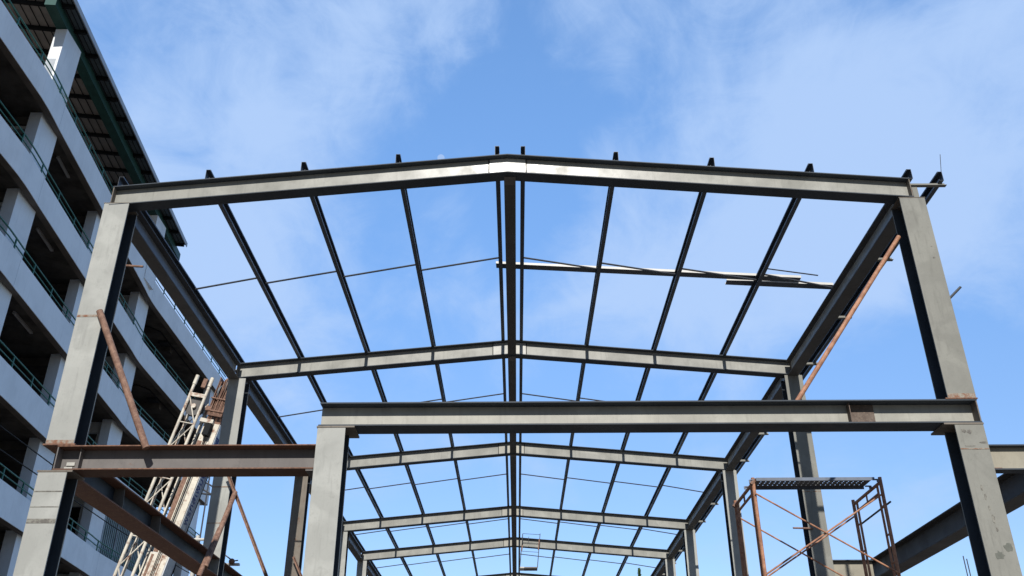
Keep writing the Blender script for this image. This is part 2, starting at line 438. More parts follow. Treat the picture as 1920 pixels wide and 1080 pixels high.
# ------------------------------------------------------------------ loose steel lying on the purlins
def flat_channel(name, p, q, label):
    mb = MB(); p, q = V(p), V(q)
    prof = [(-.08, 0), (.08, 0), (.08, .042), (.076, .042), (.076, .004), (-.076, .004), (-.076, .042), (-.08, .042)]
    mb.sweep(p, q, prof, (0, 0, 1)); o = mb.build(name, M['galv'], mat2=M['purlin'], sel=lambda f: abs(f.normal.z) > .6)  # dark horizontal faces paint shade onto the underside
    return tag(o, label, 'steel channel')
zt = lambda x: rtop(x) + .156
flat_channel('loose_channel', (-.31, 13.64, zt(-.06) + .002), (4.75, 13.47, zt(4.75) + .012), 'long pale steel channel lying across the purlins right of the ridge')
flat_channel('loose_channel', (3.58, 13.72, zt(3.58) + .012), (5.32, 13.62, zt(5.32) + .004), 'short pale steel channel lying beside the right eave beam')
p = MB(); p.tube((4.10, 13.17, rtop(4.1) + .17), (4.99, 13.28, rtop(4.99) + .17), .011, 8)
tag(p.build('loose_rod', M['rod']), 'thin dark rod with a free end beside the right eave beam', 'rod')
p = MB(); p.tube((5.81, Y1 + .07, 7.335), (5.855, Y1 + .06, 7.62), .0045, 6)
tag(p.build('wire', M['rod']), 'thin upright wire at the top right corner of the frame', 'wire')

# ------------------------------------------------------------------ temporary rusty props
def angle_bar(p, q, w, up):
    t = .007
    return MB().sweep(p, q, [(0, 0), (w, 0), (w, t), (t, t), (t, w), (0, w)], up)
p = MB(); p.tube((-5.155, Y1 - .052, 5.22), (-4.245, Y1 - .052, 3.445), .040, 14)
tag(p.build('rusty_prop', M['rust']), 'thick rusty tube leaning from left front column down onto left floor beam', 'prop', 'rusty temporary props')
p = MB(); p.tube((-4.93, 15.97, 4.58), (-4.98, 15.12, 3.12), .042, 12)
tag(p.build('rusty_prop', M['rust']), 'upper rusty tube of the overlapping pair at the left edge beam', 'prop', 'rusty temporary props')
p = MB(); p.tube((-5.00, 15.63, 3.86), (-5.02, 14.98, 2.94), .040, 12)
tag(p.build('rusty_prop', M['rust']), 'lower rusty tube of the overlapping pair at the left edge beam', 'prop', 'rusty temporary props')
d = (V((-4.18, 16.0, 3.15)) - V((-5.05, 16.0, 4.86)))
p = angle_bar(V((-5.05, 16.0, 4.86)) - d * .12, V((-5.05, 16.0, 4.86)) + d * 2.77, .062, (0, -1, 0))
tag(p.build('rusty_prop', M['rust']), 'slim rusty angle bar slanting down to the ground against the sky, right of left columns', 'prop', 'rusty temporary props')
d = V((.22, 0, -.42))
p = angle_bar(V((-5.21, 22.1, 4.80)), V((-5.21, 22.1, 4.80)) + d * 15.1, .06, (0, -1, 0))
tag(p.build('rusty_prop', M['rust']), 'short rusty bar on the brown streaked column beside the middle column', 'prop', 'rusty temporary props')
p = MB(); p.tube((5.09, Y1 + .20, 6.39), (3.385, Y1 + .20, 4.06), .029, 12)
o = tag(p.build('rusty_prop', M['scaf']), 'orange-brown tube slanting from the right upper column down to the floor beam', 'prop', 'rusty temporary props')

# ------------------------------------------------------------------ scaffold tower with plank
sc = thing('scaffold_tower', 'orange rusty scaffold tower with crossed braces standing inside the frame at right', 'scaffold', (4.3, 13.6, ZG))
SX = (3.41, 5.235); SY = (13.0, 14.2)
H = 1.83; ztop = 3.90
for lift in range(3):
    zt_ = ztop - lift * H; zb_ = max(zt_ - H + .012, ZG)
    for x in SX:
        p = MB()
        for y, s in ((SY[0], 1), (SY[1], -1)):
            p.tube((x, y, zb_), (x, y, zt_), .026, 10)
            yi = y + s * .15
            p.tube((x, yi, zb_ + .42), (x, yi, zt_ - .09), .0185, 8)
            p.tube((x, yi, zb_ + .42), (x, y, zb_ + .30), .0185, 8)
            for zz in (.40, .80, 1.18): p.tube((x, y, zt_ - zz), (x, yi, zt_ - zz), .014, 6)
        p.tube((x, SY[0], zt_ - .07), (x, SY[1], zt_ - .07), .024, 10)
        p.tube((x, SY[0] + .15, zt_ - .20), (x, SY[1] - .15, zt_ - .20), .0185, 8)
        p.tube((x, SY[0] + .62, zt_ - .20), (x, SY[0] + .62, zt_ - .07), .014, 6)
        p.build('end_frame', M['scaf'], sc, smooth=False)
    for y, o_ in ((SY[0], -.032), (SY[1], .032)):
        for s in (0, 1):
            yy = y + o_ + (.016 if s else -.016)
            p = MB(); a_ = (SX[s], yy, zt_ - .24); b_ = (SX[1 - s], yy, zt_ - 1.36)
            p.tube(a_, b_, .0125, 8); p.build('cross_brace', M['scaf'], sc)
p = MB(); p.tube((5.30, 12.95, 3.53), (5.30, 14.22, 3.53), .014, 8); p.build('side_bar', M['rod'], sc)
p = MB()
for x, y in ((3.41, 13.0), (3.41, 14.2)):
    p.tube((x - .03, y, 3.80), (x + .03, y, 3.88), .034, 8)
p.each('clamp', M['rust'], sc)
# perforated walk plank
pl = MB(); bm = pl.bm
x0, x1, y0, y1, z = 3.44, 5.13, 12.93, 13.38, 3.875
nx, ny = 96, 13
vs = [[bm.verts.new((x0 + (x1 - x0) * i / nx, y0 + (y1 - y0) * j / ny, z)) for j in range(ny + 1)] for i in range(nx + 1)]
for i in range(nx):
    for j in range(ny):
        if i % 4 == 2 and j in (2, 5, 7, 10) and 2 < i < nx - 3: continue
        bm.faces.new((vs[i][j], vs[i + 1][j], vs[i + 1][j + 1], vs[i][j + 1]))
r_ = bmesh.ops.extrude_face_region(bm, geom=bm.faces[:])
bmesh.ops.translate(bm, vec=(0, 0, .004), verts=[v for v in r_['geom'] if isinstance(v, bmesh.types.BMVert)])
pk = thing('scaffold_plank', 'perforated galvanised steel plank laid across the top of the scaffold tower', 'plank', (4.28, 13.15, 3.86))
pl.build('deck', M['steel_dark'], pk)
for ya in (y0 - .004, y1 + .001):
    q = MB(); q.box(x0, x1, ya, ya + .003, z - .040, z + .006); q.build('side_rail', M['plank'], pk)
q = MB()
for xx, s in ((x0, -1), (x1, 1)):
    for yy in (y0 + .06, y1 - .06):
        q.bar((xx, yy, z - .012), (xx + s * .07, yy, z - .012), .04, .012)
        q.bar((xx + s * .07, yy, z - .006), (xx + s * .07, yy, z - .05), .04, .012, (0, 1, 0))
q.build('hook', M['plank'], pk)

# ------------------------------------------------------------------ hanging work cradle on a far rafter
cr = thing('work_cradle', 'small hanging work cradle hooked over a far rafter right of the ridge beam', 'work cradle', (.48, 32.1, 6.55))
p = MB()
yk = 32.09
for (xt, xb) in ((.24, .13), (.84, .73)):
    p.tube((xt, yk, 7.70), (xb, yk, 6.55), .012, 6); p.tube((xt, yk + .34, 7.70), (xb, yk + .34, 6.6), .010, 6)
    p.tube((xt, yk - .01, 7.69), (xt, yk + .36, 7.69), .012, 6)
for f_ in (0.0, .26, .52):
    xa = .24 - .11 * f_; p.tube((xa, yk, 7.70 - 1.15 * f_), (xa + .6, yk, 7.66 - 1.15 * f_), .008, 6)
p.tube((.45, yk, 7.60), (.42, yk, 7.35), .008, 6)
p.build('hanger_frame', M['rod'], cr)
p = MB()
p.bar((.81, yk - .004, 7.50), (.765, yk - .004, 7.14), .035, .03, (0, 1, 0)); p.bar((.225, yk - .004, 7.3), (.205, yk - .004, 7.12), .035, .03, (0, 1, 0))
p.each('rusty_sleeve', M['rust'], cr)
p = MB(); p.box(.28, .73, yk - .05, yk + .40, 6.525, 6.565); p.build('tread_board', M['steel_brown'], cr)
p = MB(); p.box(.12, .279, yk - .05, yk + .40, 6.527, 6.575); p.build('board_end', M['galv'], cr)

# ------------------------------------------------------------------ concrete building at left
bl = thing('concrete_building', 'white multi-storey concrete building with open galleries, green railings and metal roof at left', 'building', (-22, 35, ZG))
PLAN = [(-17.47, 4.0), (-17.52, 26.7), (-17.56, 27.4), (-17.62, 28.0), (-17.70, 28.7), (-18.98, 41.7), (-19.08, 42.5), (-19.13, 43.2), (-19.16, 44.0), (-19.30, 57.3)]
def fx(y):
    for (xa, ya), (xb, yb) in zip(PLAN, PLAN[1:]):
        if y <= yb: return xa + (xb - xa) * (y - ya) / (yb - ya)
    return PLAN[-1][0]
ROWS = [22.6, 19.1, 15.6, 12.0, 8.38, 4.8, 1.3]
PH = 1.15
def strip(mb, off0, off1, z0, z1, ya=4.0, yb=57.3):
    pts = [(fx(ya), ya)] + [q for q in PLAN if ya < q[1] < yb] + [(fx(yb), yb)]
    o = [(x + off0, y) for x, y in pts]; n = [(x + off1, y) for x, y in pts][::-1]
    pp = o + n
    return mb.poly_prism([V((x, y, z0)) for x, y in pp], [V((x, y, z1)) for x, y in pp])
for k, z in enumerate(ROWS):
    mb = MB(); strip(mb, 0, -.16, z, z + PH)
    # return of the parapet round the end of the building
    mb.box(-19.46 - 3, -19.462, 57.14, 57.3, z, z + PH)
    pa = mb.build('parapet', M['wall'], bl)
    j = MB()
    for yj in (28.55, 43.0):
        j.bar((fx(yj) + .0012, yj, z + .01), (fx(yj) + .0012, yj, z + PH - .01), .012, .002, (1, 0, 0))
    j.each('joint', M['fascia'], pa)
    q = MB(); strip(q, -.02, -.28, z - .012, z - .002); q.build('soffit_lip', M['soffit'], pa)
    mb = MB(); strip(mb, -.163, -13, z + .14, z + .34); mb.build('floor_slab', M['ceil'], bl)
    # deep beams under the slab across the gallery
    mb = MB()
    for yy in (21.0, 28.0, 35.0, 49.0, 56.5):
        mb.box(fx(yy) - 3.2, fx(yy) - .9, yy, yy + .35, z - .22, z + .138)
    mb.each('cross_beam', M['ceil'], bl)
zs = ROWS + [ZG]
for k in range(len(ROWS)):
    ztp = ROWS[k] + .138; zbt = (ROWS[k + 1] + .342) if k + 1 < len(ROWS) else ZG
    for yc_, w, inset in ((20.4, 1.35, .34), (27.75, 1.35, .36), (34.6, 1.35, .30), (42.25, 1.42, .42), (55.2, 1.3, .25)):
        xo = fx(yc_ + .3) - inset
        mb = MB(); mb.box(xo - .46, xo, yc_, yc_ + w, zbt, ztp - .003); mb.build('column', M['wall'], bl)
    # white lintel beside column, wall with a dark opening further along
    mb = MB(); mb.box(-21.0, fx(28) - .825, 28.12, 28.42, ztp - .50, ztp - .004); mb.build('lintel', M['wallcol'], bl)
    mb = MB(); yw = 42.62; xo = fx(42.5) - .885
    mb.box(-22.2, xo, yw, yw + .2, ztp - .55, ztp - .004); mb.box(xo - .30, xo, yw, yw + .2, zbt, ztp - .552); mb.box(-22.2, xo - .95, yw, yw + .2, zbt, ztp - .552)
    mb.build('cross_wall', M['wallcol'], bl)
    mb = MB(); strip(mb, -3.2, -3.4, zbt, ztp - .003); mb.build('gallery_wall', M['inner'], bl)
mb = MB(); mb.box(-31, -22.6, 56.9, 57.1, ZG, 22.7); mb.build('end_wall', M['wall'], bl)
# columns carrying the roof
for yc_ in (27.5, 41.15):
    xo = -17.83 - (yc_ - 27.5) * .0775
    mb = MB(); mb.box(xo - .46, xo, yc_, yc_ + 1.32, 22.945, 26.75); mb.build('roof_column', M['wall'], bl)
    mb = MB(); mb.box(xo - .47, xo - .10, yc_ - .01 + .0, yc_ + .30, 22.95, 25.2); mb.build('column_casing', M['soffit2'] if 'soffit2' in M else M['fascia'], bl)
# railings: two rails and posts
for k in range(5):
    zt0 = ROWS[k] + PH
    ra = MB(); pts = [(fx(20.) - .09, 20.)] + [(x - .09, y) for x, y in PLAN if 20 < y < 57.2] + [(PLAN[-1][0] - .09, 57.2)]
    ra.path([V((x, y, zt0 + .50)) for x, y in pts], .030, 8); ra.path([V((x, y, zt0 + .25)) for x, y in pts], .024, 8)
    rl = ra.build('railing', M['green'], bl)
    y = 20.6 + .35 * (k % 2)
    while y < 57:
        p = MB(); p.bar((fx(y) - .09, y, zt0 - .05), (fx(y) - .09, y, zt0 + .48), .05, .05, (0, 1, 0)); p.build('post', M['green'], rl); y += 1.85
for k in (0, 1):
    p = MB(); zc = ROWS[k] + .09; xc_ = fx(47)
    p.path([V((xc_ - 3.1, 46.3, zc)), V((xc_ - 1.2, 46.3, zc)), V((xc_ - .8, 47.0, zc)), V((xc_ - .8, 56, zc))], .03, 6); p.build('conduit', M['black'], bl)
    p = MB(); p.box(xc_ - 1.35, xc_ - .85, 48.2, 48.7, zc - .10, zc + .045); p.build('ceiling_box', M['inner'], bl)
# corrugated sheet closing one gallery opening
sh = MB(); y = 43.75; k = 0
while y < 52:
    x = fx(y) - .42 + (.035 if k % 2 else 0)
    sh.box(x - .02, x, y, y + .11, ROWS[4] + .35 - 3.0, ROWS[4] + 3.62); y += .11; k += 1
sh.build('metal_sheet', M['shutter'], bl)
sr = MB()
for y in (43.72, 45.4, 47.2, 49.0): sr.bar((fx(y) - .36, y, 5.5), (fx(y) - .36, y, 11.95), .05, .05, (0, 1, 0))
sr.each('sheet_rail', M['fascia'], bl)
# metal roof over the top gallery
rx = lambda y: -17.22 - .0790 * (y - 26.5)
rf = MB(); Y0, YE = 26.1, 45.1
pts = lambda off, z: [V((rx(Y0) + off, Y0, z)), V((rx(YE) + off, YE, z)), V((rx(YE) - 14, YE, z + 1.0)), V((rx(Y0) - 14, Y0, z + 1.0))]
rf.poly_prism(pts(0, 27.30), pts(0, 27.34)); roof = rf.build('roof', M['fascia'], bl)
def rib(off0, off1, mat, name, w=.03, step=.26, zoff=0.0):
    mb = MB(); n = int((off0 - off1) / step)
    for i in range(n + 1):
        o_ = off0 - step * i; z = 27.297 + (-o_) / 14.0 - w / 2 + zoff
        mb.bar((rx(Y0) + o_, Y0, z), (rx(YE) + o_, YE, z), w, w)
    return mb.build(name, mat, roof)
for nm, o0, o1, mt in (('overhang_panel', -.03, -.80, M['roof_out']), ('ceiling_panel', -1.05, -9.0, M['roof_in'])):
    mb = MB(); q = lambda z: [V((rx(Y0) + o0, Y0, z - o0 / 14)), V((rx(YE - .01) + o0, YE - .01, z - o0 / 14)), V((rx(YE - .01) + o1, YE - .01, z - o1 / 14)), V((rx(Y0) + o1, Y0, z - o1 / 14))]
    mb.poly_prism(q(27.27), q(27.295)); mb.build(nm, mt, roof)
mb = MB()
for i in range(24):
    o_ = -1.25 - .36 * i; z = 27.262 - o_ / 14.0
    mb.bar((rx(Y0) + o_, Y0, z), (rx(YE) + o_, YE - .05, z), .035, .03)
mb.build('panel_rib', M['black'], roof)
mb = MB()
for i in range(4):
    o_ = -.14 - .2 * i; z = 27.262 - o_ / 14.0
    mb.bar((rx(Y0) + o_, Y0, z), (rx(YE) + o_, YE - .05, z), .02, .03)
mb.build('overhang_rib', M['black'], roof)
mb = MB(); mb.bar((rx(26.2) - .77, 26.2, 26.99), (rx(46.0) - .77, 46.0, 26.99), .42, .44); mb.build('roof_beam', M['green_beam'], roof)
y = 26.75
while y < 45:
    mb = MB(); mb.sweep((rx(y) - .10, y, 27.16), (rx(y) - 9.0, y - .7, 27.16 + .62), [(-.06, -.06), (.06, -.06), (.06, .09), (-.06, .09)], (0, 0, 1)); mb.build('roof_rafter', M['black'], roof); y += 1.4
mb = MB(); mb.bar((rx(26.1) + .02, 26.1, 27.26), (rx(45.1) + .02, 45.1, 27.26), .035, .24); mb.build('gutter', M['fascia'], roof)
# unlit tube lamps on the gallery ceilings
for (xx, ya, yb_, z, lab) in ((-18.6, 30.5, 31.95, 22.6, 'unlit tube lamp on the ceiling of the second gallery from top'),
                              (-18.55, 30.4, 32.1, 19.1, 'unlit tube lamp on the ceiling of the third gallery from top'),
                              (-18.72, 30.7, 32.5, 15.6, 'unlit tube lamp on the ceiling of the fourth gallery from top')):
    t_ = thing('tube_lamp', lab, 'ceiling lamp', (xx, (ya + yb_) / 2, z + .1), 'gallery ceiling lamps')
    p = MB(); p.sweep((xx, ya, z + .10), (xx - .17, yb_, z + .10), [(-.06, -.05), (.06, -.05), (.04, .035), (-.04, .035)], (0, 0, 1)); p.build('housing', M['tube'], t_)
    p = MB(); p.tube((xx - .005, ya + .05, z + .03), (xx - .165, yb_ - .05, z + .03), .018, 8); p.build('tube', M['tube'], t_)

# ------------------------------------------------------------------ crane boom with lattice jib
cn = thing('crane', 'cream rust-stained truck crane boom with lattice jib and blue lettering, raised between building and frame', 'crane', (-9.5, 21.5, ZG))
ax = V((.20, .06, 1)).normalized(); ux = V((1, 0, -.2)); ux = (ux - ux.dot(ax) * ax).normalized(); wx = ax.cross(ux)
O = V((-8.045, 22.0, 6.16))
L = lambda u, w, s: O + ux * u + wx * w + ax * s
def lbox(mb, u0, u1, w0, w1, s0, s1, k=1.0):
    q = [(u0, w0), (u1, w0), (u1, w1), (u0, w1)]
    return mb.poly_prism([L(u, w, s0) for u, w in q], [L(u * k, w * k, s1) for u, w in q])
mb = MB(); lbox(mb, -.24, .235, 0, .56, -7.6, -1.35); lbox(mb, -.205, .195, .03, .50, -1.35, 2.0)
bo = mb.build('boom', M['cream_side'], cn)
mb = MB(); lbox(mb, -.243, .205, -.012, -.002, -7.6, -1.36); lbox(mb, -.207, .168, .018, .028, -1.35, 2.0); mb.each('front_plate', M['cream'], bo)
mb = MB(); lbox(mb, .175, .195, -.004, .028, -1.35, 2.0); lbox(mb, -.06, -.045, .004, .0165, -1.3, 1.9); lbox(mb, .03, .04, .004, .0165, -1.3, 1.9); mb.each('edge_rail', M['cream'], bo)
mb = MB(); lbox(mb, -.20, -.09, .008, .0165, -1.33, 1.5); lbox(mb, -.20, -.14, -.021, -.0135, -7, -1.4); lbox(mb, .07, .085, -.021, -.0135, -7, -1.4); mb.each('rust_streak', M['rust'], bo)
mb = MB(); lbox(mb, .197, .215, .40, .44, -1.35, 2.0); lbox(mb, .197, .21, .03, .06, -1.35, 2.0); mb.each('side_rail', M['cream_side'], bo)
mb = MB(); lbox(mb, -.10, .05, -.16, .012, 1.62, 1.92); mb.build('guide_box', M['black'], bo)
mb = MB(); lbox(mb, -.30, .04, -.10, .012, 1.96, 2.06); mb.build('guide_arm', M['cream'], bo)
# boom head: rusty cheek plates, sheaves and ropes
hd = MB(); lbox(hd, -.19, .19, .02, .46, 2.0, 2.5)
for u in (-.20, -.05, .08, .17): lbox(hd, u, u + .03, -.10, .55, 2.45, 3.22)
for s_ in (2.28, 2.62): hd.tube(L(-.22, -.13, s_), L(.21, -.13, s_), .020, 8)
lbox(hd, -.19, .19, .10, .16, 2.4, 3.2)
lbox(hd, -.30, -.12, -.05, .2, 2.30, 2.42)
hd.build('boom_head', M['rust'], cn)
def disc(mb, u, w, s, r, th, n=20):
    c0 = [L(u, w + r * math.cos(2*math.pi*i/n), s + r * math.sin(2*math.pi*i/n)) for i in range(n)]
    c1 = [L(u + th, w + r * math.cos(2*math.pi*i/n), s + r * math.sin(2*math.pi*i/n)) for i in range(n)]
    return mb.poly_prism(c0, c1)
for (u, w, s_, r) in ((-.15, .1, 2.85, .22), (.0, .1, 3.05, .22), (.12, .1, 3.05, .22)):
    mb = MB(); disc(mb, u, w, s_, r, .05); mb.build('sheave', M['steel_dark'], cn)
mb = MB()
for i in range(15):
    u = -.17 + .026 * i; mb.tube(L(u, -.115, 2.15), L(u + .05 * random.uniform(-1, 1), -.14 + .16 * random.random(), 3.1 + .2 * random.random()), random.uniform(.008, .016), 6)
mb.build('rope', M['rust'], cn)
mb = MB()
for u, w in ((-.02, -.05), (.02, -.06), (-.30, .05)): mb.tube(L(u, w, -7.4), L(u * .8, w - .03, 2.5), .011, 6)
mb.each('hoist_rope', M['black'], cn)
mb = MB(); mb.path([L(.25, .50, -7), L(.25, .50, -1.5), L(.215, .47, -1.2), L(.21, .47, 1.9)], .014, 6); mb.build('hose', M['black'], cn)
# lattice jib stowed beside the boom
JU = (-.84, -.435); JW = (-.02, .36); S0, S1 = -7.0, 2.93
jb = MB()
for u in JU:
    for w in JW: jb.tube(L(u, w, S0), L(u, w, S1 if w < 0 else 2.5), .038, 10)
for u in JU: jb.tube(L(u, -.02, S1), L(u, -.02, S1 + .26), .05, 12)
ji = jb.build('jib', M['cream'], cn)
lc = MB(); s_ = S0; k = 0
while s_ < 2.3:
    e = s_ + .74
    a0, a1 = (0, 1) if k % 2 else (1, 0)
    lc.tube(L(JU[a0], JW[0], s_), L(JU[a1], JW[0], e), .015, 7)
    lc.tube(L(JU[0], JW[a0], s_), L(JU[0], JW[a1], e), .013, 7)
    lc.tube(L(JU[a1], JW[1], s_), L(JU[a0], JW[1], e), .013, 7)
    if k % 2 == 0: lc.tube(L(JU[0], JW[0], s_), L(JU[1], JW[0], s_), .015, 7)
    s_ = e; k += 1
lc.build('lacing', M['cream'], ji)
mb = MB(); lbox(mb, JU[0] - .02, JU[1] + .02, -.05, -.01, 2.60, 2.70); mb.build('head_plate', M['cream'], ji)
mb = MB()
n = 24
def ringdisc(mb, uc, w0, w1, sc_, r):
    c0 = [L(uc + r * math.cos(2*math.pi*i/n), w0, sc_ + r * math.sin(2*math.pi*i/n)) for i in range(n)]
    c1 = [L(uc + r * math.cos(2*math.pi*i/n), w1, sc_ + r * math.sin(2*math.pi*i/n)) for i in range(n)]
    mb.poly_prism(c0, c1)
ringdisc(mb, -.635, .04, .16, 2.36, .24); mb.build('jib_sheave', M['mill_soft'], ji)
mb = MB(); ringdisc(mb, -.635, -.03, .038, 2.36, .06); mb.build('sheave_hub', M['cream'], ji)
mb = MB(); lbox(mb, -.66, -.55, .0, .1, 2.9, 3.15); mb.build('head_lug', M['rust'], ji)
# turret and carrier under the boom (below the picture)
mb = MB(); mb.box(-11.3, -8.9, 19.6, 23.0, .35, 1.6); mb.build('turret', M['cream_side'], cn)
mb = MB(); mb.box(-11.2, -9.0, 16.5, 26.0, -.75, .33); mb.build('carrier', M['cream'], cn)
for y in (17.6, 18.9, 23.6, 24.9):
    for x in (-11.35, -9.25):
        mb = MB(); mb.tube((x, y, -1.08), (x + .4, y, -1.08), .52, 24); mb.build('wheel', M['black'], cn)
# blue lettering along the side of the boom
def lettering(body, size, s0, w0, u):
    cu = bpy.data.curves.new('lettering', 'FONT'); cu.body = body; cu.size = size; cu.extrude = .003; cu.resolution_u = 4
    to = bpy.data.objects.new('lettering_source', cu); COL.objects.link(to)
    bpy.context.view_layer.update()
    me = bpy.data.meshes.new_from_object(to.evaluated_get(bpy.context.evaluated_depsgraph_get()))
    bpy.data.objects.remove(to)
    mt = Matrix.Identity(4)
    mt.col[0] = (*ax, 0); mt.col[1] = (*(-wx), 0); mt.col[2] = (*ux, 0); mt.col[3] = (*L(u, w0, s0), 1)
    me.transform(mt); me.materials.clear(); me.materials.append(M['blue'])
    o = bpy.data.objects.new('lettering', me); COL.objects.link(o); o.parent = cn
    o.matrix_parent_inverse = world_of(cn).inverted(); return o
lettering('พรกส์เพิ่มพูนทรัพย์', .30, -.56, .33, .199)
lettering('พร5', .22, 1.35, .30, .199)

# ------------------------------------------------------------------ small things behind the left columns
ms = thing('antenna_mast', 'thin dark mast with short cross arms behind the crane boom', 'mast', (-11.5, 34, ZG))
p = MB(); p.tube((-11.55, 34, ZG), (-11.55, 34, 11.0), .030, 8); p.build('pole', M['rod'], ms)
p = MB()
for z in (10.05, 9.75): p.tube((-11.85, 34, z + .18), (-11.3, 34, z - .12), .035, 6)
p.tube((-11.85, 34, 9.72), (-11.4, 34, 9.66), .035, 6); p.each('cross_arm', M['rod'], ms)
def cable(pts, label, r=.017):
    p = MB(); p.path([V(q) for q in pts], r, 6); return tag(p.build('cable', M['black']), label, 'cable', 'black cables in front of the building')
cable([(-14, 8, 9.6), (-14, 16, 9.0), (-14, 24, 8.68), (-14, 32, 8.52), (-14, 40, 8.6), (-14, 47, 8.9)], 'upper black cable passing in front of the white building')
cable([(-14, 8, 8.9), (-14, 16, 8.4), (-14, 24, 8.12), (-14, 32, 8.02), (-14, 40, 8.1), (-14, 47, 8.4)], 'lower black cable passing in front of the white building')
hb = thing('hook_ball', 'rusty crane hook ball on a short pale bar beside the left rear column', 'hook ball', (-5.42, 18, 3.78))
p = MB(); bmesh.ops.create_uvsphere(p.bm, u_segments=16, v_segments=10, radius=.058, matrix=Matrix.Translation((-5.415, 17.93, 3.80))); p.build('ball', M['rust_edge'], hb, smooth=True)
p = MB(); p.box(-5.70, -5.29, 17.99, 18.07, 3.745, 3.785); p.build('bar', M['galv'], hb)
p = MB(); p.tube((-5.70, 17.96, 4.02), (-5.44, 17.94, 3.84), .013, 7); p.tube((-5.4, 17.94, 3.81), (-5.30, 17.94, 3.825), .012, 7); p.each('link', M['rod'], hb)
sb = thing('pipe_rack', 'white painted pipe rack standing between the crane boom and left rear column', 'pipe rack', (-6.58, 19, ZG))
p = MB()
for z in (4.47, 4.35): p.tube((-6.85, 19, z), (-6.36, 19, z), .03, 8)
p.each('rail', M['galv'], sb)
p = MB(); p.tube((-6.52, 19.05, ZG), (-6.52, 19.05, 4.56), .04, 10); p.build('post', M['galv'], sb)
for (x, lab) in ((8.545, 'left'), (8.60, 'right')):
    p = MB(); p.tube((x, 18, ZG), (x, 18, 3.86 - (x - 8.54)), .011, 6)
    tag(p.build('rebar', M['rod']), 'thin upright steel rebar in the sky at far right, %s one of the pair' % lab, 'rebar', 'pair of upright rebars')

# ------------------------------------------------------------------ slender tree beyond the frame
tr = thing('tree', 'dark green slender tree top just showing beyond the far end of the frame', 'tree', (7.9, 60, ZG))
p = MB(); p.tube((7.9, 60, ZG), (7.85, 60, 6), .22, 10, .13); p.tube((7.85, 60, 6), (7.8, 60, 11.6), .13, 8, .03)
for i in range(16):
    z = 2.5 + i * .55; a_ = i * 2.4; r_ = max(.3, (12 - z) * .17)
    p.tube((7.85, 60, z), (7.85 + r_ * math.cos(a_), 60 + r_ * math.sin(a_), z + .6), .04, 6, .012)
p.build('trunk', M['bark'], tr)
lf = MB(); bm = lf.bm
for i in range(4200):
    z = 2.3 + 9.85 * (random.random() ** .8); k = (12.35 - z)
    r_ = (.04 + .165 * k) * (random.random() ** .5) * (.75 + .35 * math.sin(z * 3.1)); a_ = random.random() * 6.283
    c_ = V((7.85 - .05 * (z > 9) + r_ * math.cos(a_), 60 + r_ * math.sin(a_), z))
    d1 = V((random.gauss(0, 1), random.gauss(0, 1), random.gauss(0, 1))).normalized(); d2 = d1.orthogonal().normalized()
    s_ = random.uniform(.06, .13)
    bm.faces.new([bm.verts.new(c_ + d1 * s_ * a + d2 * s_ * .45 * b2) for a, b2 in ((-1, 0), (0, -1), (1, 0), (0, 1))])
lf.build('crown', M['leaf'], tr)

# ------------------------------------------------------------------ light
SUN_EL, SUN_AZ = 36.0, 0.6          # azimuth measured from -Y towards +X
sd = V((math.sin(R(SUN_AZ)) * math.cos(R(SUN_EL)), -math.cos(R(SUN_AZ)) * math.cos(R(SUN_EL)), math.sin(R(SUN_EL))))
su = bpy.data.lights.new('sun', 'SUN'); su.energy = 5.0; su.angle = R(.5); su.color = (1, .965, .91)
so = bpy.data.objects.new('sun', su); COL.objects.link(so); so.location = sd * 60
so.rotation_euler = (-sd).to_track_quat('-Z', 'Y').to_euler()

W = bpy.data.worlds.new('World'); S.world = W; W.use_nodes = True
nt = W.node_tree; nt.nodes.clear()
out = nt.nodes.new('ShaderNodeOutputWorld'); bg = nt.nodes.new('ShaderNodeBackground')
sky = nt.nodes.new('ShaderNodeTexSky'); sky.sky_type = 'NISHITA'; sky.sun_disc = False
sky.sun_elevation = R(SUN_EL); sky.sun_rotation = math.atan2(sd.x, sd.y)
sky.air_density = 1.0; sky.dust_density = .25; sky.ozone_density = 2.0
tc = nt.nodes.new('ShaderNodeTexCoord')
def dotblob(d, lo, hi, w):
    d = V(d).normalized()
    n = nt.nodes.new('ShaderNodeVectorMath'); n.operation = 'DOT_PRODUCT'; n.inputs[1].default_value = d
    nt.links.new(tc.outputs['Generated'], n.inputs[0])
    return ramp(nt, n.outputs['Value'], lo, hi, 0, w)
def wnoise(scale, detail, rough, dist, loc, stretch=(1, 1, 1)):
    mp = nt.nodes.new('ShaderNodeMapping'); mp.inputs['Location'].default_value = loc; mp.inputs['Scale'].default_value = stretch
    nt.links.new(tc.outputs['Generated'], mp.inputs['Vector'])
    n = N(nt, 'ShaderNodeTexNoise', Scale=scale, Detail=detail, Roughness=rough, Distortion=dist)
    nt.links.new(mp.outputs[0], n.inputs['Vector']); return n.outputs['Fac']
def add(a, b_, op='ADD'):
    n = nt.nodes.new('ShaderNodeMath'); n.operation = op
    for i, v in enumerate((a, b_)):
        if isinstance(v, (int, float)): n.inputs[i].default_value = v
        else: nt.links.new(v, n.inputs[i])
    return n.outputs[0]
